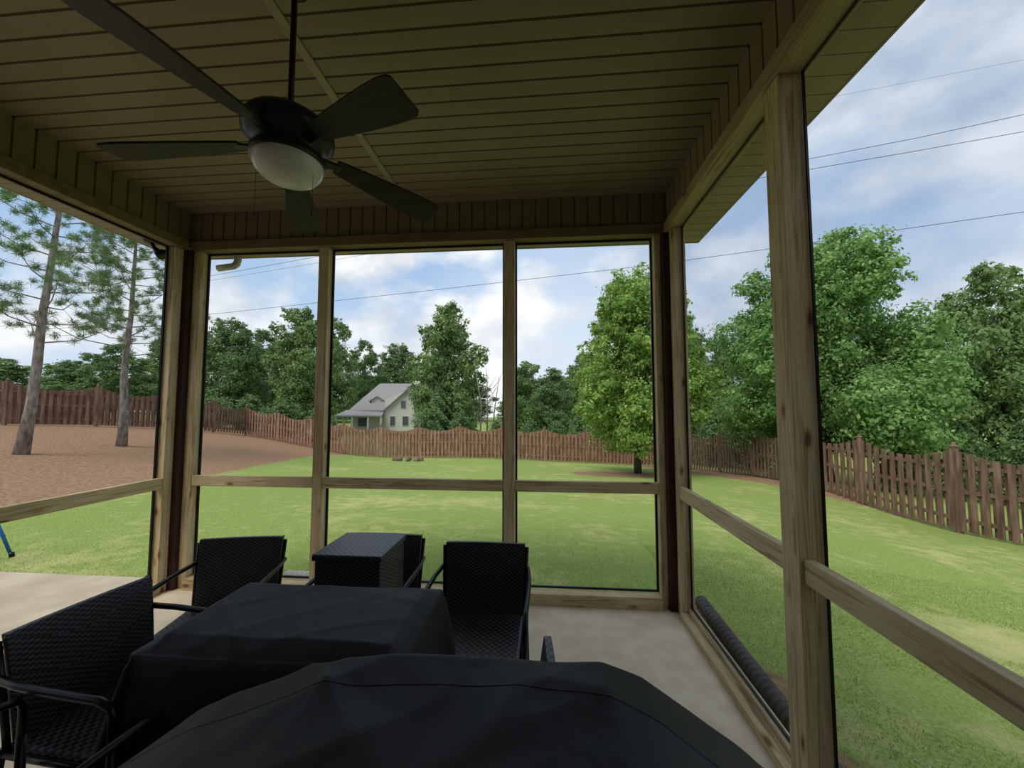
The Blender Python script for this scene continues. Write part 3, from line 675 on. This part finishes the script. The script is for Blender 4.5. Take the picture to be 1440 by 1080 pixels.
def pine(px, base_py, d, H, rad, z0, nbr, bl, seed, label, lean=0):
    P = at(px, base_py, d); z = g1(P.x, P.y); t = empty('pine_tree', (P.x, P.y, z)); tag(t, label, 'tree', 'pines on the straw bank')
    r = random.Random(seed); rn = np.random.default_rng(seed); pts = []; rs = []
    for i in range(9):
        u = i/8; pts.append((lean*u, r.uniform(-.05,.05), H*u-(.2 if i == 0 else 0))); rs.append(rad*(1.3 if i == 0 else 1)*(1-.85*u))
    MB().tube(pts, rs, 14).build('trunk', M['bark'], t, True)
    b = MB(); tips = []
    for k in range(nbr):
        u = (k+r.random())/nbr; hz = z0+(H-z0)*u; a = k*2.4+r.uniform(-.4,.4); L = bl*(1-.6*u)*r.uniform(.6,1.1); cx = lean*hz/H
        p0 = Vector((cx,0,hz)); dv = Vector((math.cos(a), math.sin(a), .1+.25*u)); p1 = p0+dv*L*.5; p2 = p0+dv*L+Vector((0,0,.2*L))
        b.tube([p0,p1,p2], [.025*(1-.5*u),.014,.006], 6)
        for q in range(int(3+4*L)):
            w_ = r.uniform(.5, 1.05); c = p0.lerp(p2, w_)+Vector((r.gauss(0,.2),r.gauss(0,.2),r.gauss(.05,.2)))*(.5+.4*L); tips.append(c)
            b.tube([p0.lerp(p2, w_*.85), c], [.006,.004], 4)
    b.build('branches', M['bark'], t)
    T0 = np.array([tuple(c) for c in tips]); kk = 80; C0 = np.repeat(T0, kk, 0); n = len(C0)
    C0 = C0+rn.normal(size=(n,3))*.045
    dv = rn.normal(size=(n,3)); dv[:,2] = dv[:,2]*.8+.35; dv /= np.linalg.norm(dv, axis=1)[:,None]
    L = rn.uniform(.12,.22,n)[:,None]; sd = np.cross(dv, rn.normal(size=(n,3))); sd /= np.linalg.norm(sd, axis=1)[:,None]
    V = np.stack([C0-sd*.0075, C0+sd*.0075, C0+dv*L], 1); npmesh('needles', V, 3, M['needle'], t)
pine(32, 628, 11.0, 10.5, .135, 3.2, 44, 2.3, 1, 'tall leaning pine with a thick grey trunk nearest the left edge', .9)
pine(170, 611, 14.0, 9.6, .135, 3.2, 46, 2.5, 2, 'second pine with straight trunk nearer the left corner column', .15)

# ------------------------------------------------------------------ house beyond the fence
HD = 42; hp = at(533, 573, HD); hz = at(531, 610, HD).z
hs = empty('house', (hp.x, hp.y, hz), math.radians(10)); tag(hs, 'pale two storey house with grey gabled roof beyond the back fence', 'house')
hs.scale = (1.02, 1, .9)
W0 = MB(); RF = MB()
W0.add([(0.6,0,0),(3.7,0,0),(3.7,0,3.6),(3.1,0,5.4),(0.6,0,4.1),(0.6,6,0),(3.7,6,0),(3.7,6,3.6),(3.1,6,5.4),(0.6,6,4.1)],
       [(0,1,2,3,4),(9,8,7,6,5),(1,6,7,2),(5,0,4,9)])
W0.build('wall', M['white'], hs)
def slab(mb, a, b, c_, d, th=.16):
    V_ = [Vector(q) for q in (a,b,c_,d)]; mb.add([tuple(v) for v in V_]+[tuple(v+Vector((0,0,th))) for v in V_], [(0,3,2,1),(4,5,6,7),(0,1,5,4),(1,2,6,5),(2,3,7,6),(3,0,4,7)])
slab(RF, (3.1,-.35,5.42), (3.1,6.3,5.42), (4.0,6.3,2.7), (4.0,-.35,2.7))
RF.build('roof', M['shingle'], hs)
r2 = MB(); slab(r2, (-3.2,.2,2.7), (.5,-.35,2.7), (3.1,2.2,6.1), (-.6,2.6,6.1)); slab(r2, (-.6,2.6,6.1),(3.1,2.2,6.1),(3.1,6,3.2),(-3.2,6,3.2)); slab(r2, (.5,-.35,2.7), (.5,2,3.4), (3.1,2.2,5.5), (3.1,-.35,5.42)); r2.build('roof', M['shingle'], hs)
MB().box(-3.0, .59, .3, 5.8, 0, 2.75).build('wing', M['white'], hs)
dm = MB(); dm.add([(-1.0,.7,3.0),(.3,.7,3.0),(.3,.7,4.0),(-.35,.7,4.5),(-1.0,.7,4.0),(-1.0,2.4,3.0),(.3,2.4,3.0),(.3,2.4,4.0),(-.35,2.4,4.5),(-1.0,2.4,4.0)], [(0,1,2,3,4),(9,8,7,6,5),(1,6,7,2),(5,0,4,9)]); dm.build('dormer', M['white'], hs)
dr = MB(); slab(dr, (-.35,.5,4.52),(-.35,2.6,4.52),(-1.2,2.6,3.9),(-1.2,.5,3.9),.1); slab(dr, (-.35,.5,4.52),(-.35,2.6,4.52),(.5,2.6,3.9),(.5,.5,3.9),.1); dr.build('dormer_roof', M['shingle'], hs)
pr_ = MB(); slab(pr_, (-4.2,-1.3,2.1),(.6,-1.3,2.1),(.6,.3,2.75),(-3.4,.3,2.75),.14); pr_.build('porch_roof', M['shingle'], hs)
for x in (-4.0, -2.4, -.8, .5): MB().box(x-.08, x+.08, -1.25, -1.1, 0, 2.1).build('porch_post', M['white'], hs)
for (x0, x1, z0, z1, y) in ((1.2,1.7,1.0,2.1,-.01),(2.5,3.1,1.0,2.1,-.01),(2.3,2.8,3.1,4.0,-.01),(-.75,.05,3.2,3.85,.69),(-2.2,-1.3,.9,1.9,.29)):
    fo = MB().box(x0-.08, x1+.08, y-.03, y, z0-.08, z1+.08).build('window', M['white'], hs); MB().box(x0, x1, y-.05, y-.03, z0, z1).build('pane', M['glassdark'], fo)

# ------------------------------------------------------------------ power lines
def wire(pts, lb, r=.018):
    P = []
    for (a, b) in zip(pts[:-1], pts[1:]):
        for k in range(6): P.append(at(*[a[i]+(b[i]-a[i])*k/6 for i in range(3)]))
    P.append(at(*pts[-1])); tag(MB().tube(P, r, 6).build('power_line', M['wire']), lb, 'power line', 'overhead power lines')
wire([(-200,468,44),(150,452,42),(315,440,40),(600,409,36),(906,374,32),(1090,349,30),(1250,325,28),(1440,298,26),(1700,262,24)], 'lowest power line crossing the whole yard from left to right')
wire([(900,280,34),(1140,238,30),(1290,212,28),(1440,185,26),(1700,136,24)], 'middle power line in the upper right sky')
wire([(900,262,34),(1140,223,30),(1290,194,28),(1440,161,26),(1700,104,24)], 'power line just above the middle one in the upper right sky')
wire([(1100,150,32),(1440,84,28),(1700,32,25)], 'highest thin power line near the top right corner', .007)
wire([(260,394,44),(330,382,43),(445,361,41),(700,312,38)], 'upper of two wires in the left back screen')
wire([(260,400,44),(330,389,43),(445,370,41),(700,325,38)], 'lower of two wires in the left back screen', .012)

# ------------------------------------------------------------------ light
wd = bpy.data.worlds.new('world'); scene.world = wd; wd.use_nodes = True; nt = wd.node_tree; bg = nt.nodes['Background']
tc = N(nt, 'ShaderNodeTexCoord'); sp = N(nt, 'ShaderNodeSeparateXYZ'); nt.links.new(tc.outputs['Generated'], sp.inputs[0])
mp = N(nt, 'ShaderNodeMapping'); mp.inputs['Scale'].default_value = (1,1,1.6); mp.inputs['Location'].default_value = (4.35,2.1,.6); nt.links.new(tc.outputs['Generated'], mp.inputs[0])
n1 = N(nt, 'ShaderNodeTexNoise'); n1.inputs['Scale'].default_value = 3.2; n1.inputs['Detail'].default_value = 10; n1.inputs['Roughness'].default_value = .5; nt.links.new(mp.outputs[0], n1.inputs['Vector'])
n2 = N(nt, 'ShaderNodeTexNoise'); n2.inputs['Scale'].default_value = 4.2; n2.inputs['Detail'].default_value = 9; n2.inputs['Roughness'].default_value = .52; nt.links.new(mp.outputs[0], n2.inputs['Vector'])
blue = ramp(nt, sp.outputs['Z'], [(0, RGB(186,212,238)), (.3, RGB(162,194,230)), (.9, RGB(146,176,212))])
cloud = ramp(nt, n2.outputs[0], [(.32, RGB(184,196,212)), (.45, RGB(214,221,230)), (.54, RGB(245,247,249)), (.62, RGB(255,255,255))])
cf = ramp(nt, n1.outputs[0], [(.45, (0,0,0,1)), (.55, (1,1,1,1))])
mx = N(nt, 'ShaderNodeMixRGB'); nt.links.new(cf, mx.inputs[0]); nt.links.new(blue, mx.inputs[1]); nt.links.new(cloud, mx.inputs[2])
def dirfac(v, lo, hi, amt):
    vm = N(nt, 'ShaderNodeVectorMath', operation='DOT_PRODUCT'); nt.links.new(tc.outputs['Generated'], vm.inputs[0]); vm.inputs[1].default_value = Vector(v).normalized()
    mr_ = N(nt, 'ShaderNodeMapRange'); nt.links.new(vm.outputs['Value'], mr_.inputs[0]); mr_.inputs[1].default_value = lo; mr_.inputs[2].default_value = hi; mr_.inputs[4].default_value = amt; mr_.interpolation_type = 'SMOOTHSTEP'
    return mr_.outputs[0]
dk = ramp(nt, n2.outputs[0], [(.36, RGB(150,172,202)), (.62, RGB(200,213,229))])
md = N(nt, 'ShaderNodeMixRGB'); nt.links.new(dirfac((.85,.8,.65), .72, .95, .7), md.inputs[0]); nt.links.new(mx.outputs[0], md.inputs[1]); nt.links.new(dk, md.inputs[2])
mw = N(nt, 'ShaderNodeMixRGB'); nt.links.new(dirfac((.0,1,.16), .93, 1.0, .3), mw.inputs[0]); nt.links.new(md.outputs[0], mw.inputs[1]); mw.inputs[2].default_value = (1.05,1.05,1.05,1)
hzf = N(nt, 'ShaderNodeMapRange'); nt.links.new(sp.outputs['Z'], hzf.inputs[0]); hzf.inputs[1].default_value = .0; hzf.inputs[2].default_value = .34; hzf.inputs[3].default_value = .4; hzf.inputs[4].default_value = 0
mh = N(nt, 'ShaderNodeMixRGB'); nt.links.new(hzf.outputs[0], mh.inputs[0]); nt.links.new(mw.outputs[0], mh.inputs[1]); mh.inputs[2].default_value = RGB(240,245,250)
nt.links.new(mh.outputs[0], bg.inputs[0]); bg.inputs[1].default_value = 1.05
sd = bpy.data.lights.new('sun', 'SUN'); sd.energy = 2.4; sd.angle = math.radians(35); sd.color = (1,.97,.9)
so = bpy.data.objects.new('sun', sd); col.objects.link(so); so.rotation_euler = (math.radians(28), math.radians(-22), 0)
scene.view_settings.view_transform = 'Standard'; scene.view_settings.look = 'None'; scene.view_settings.exposure = 0
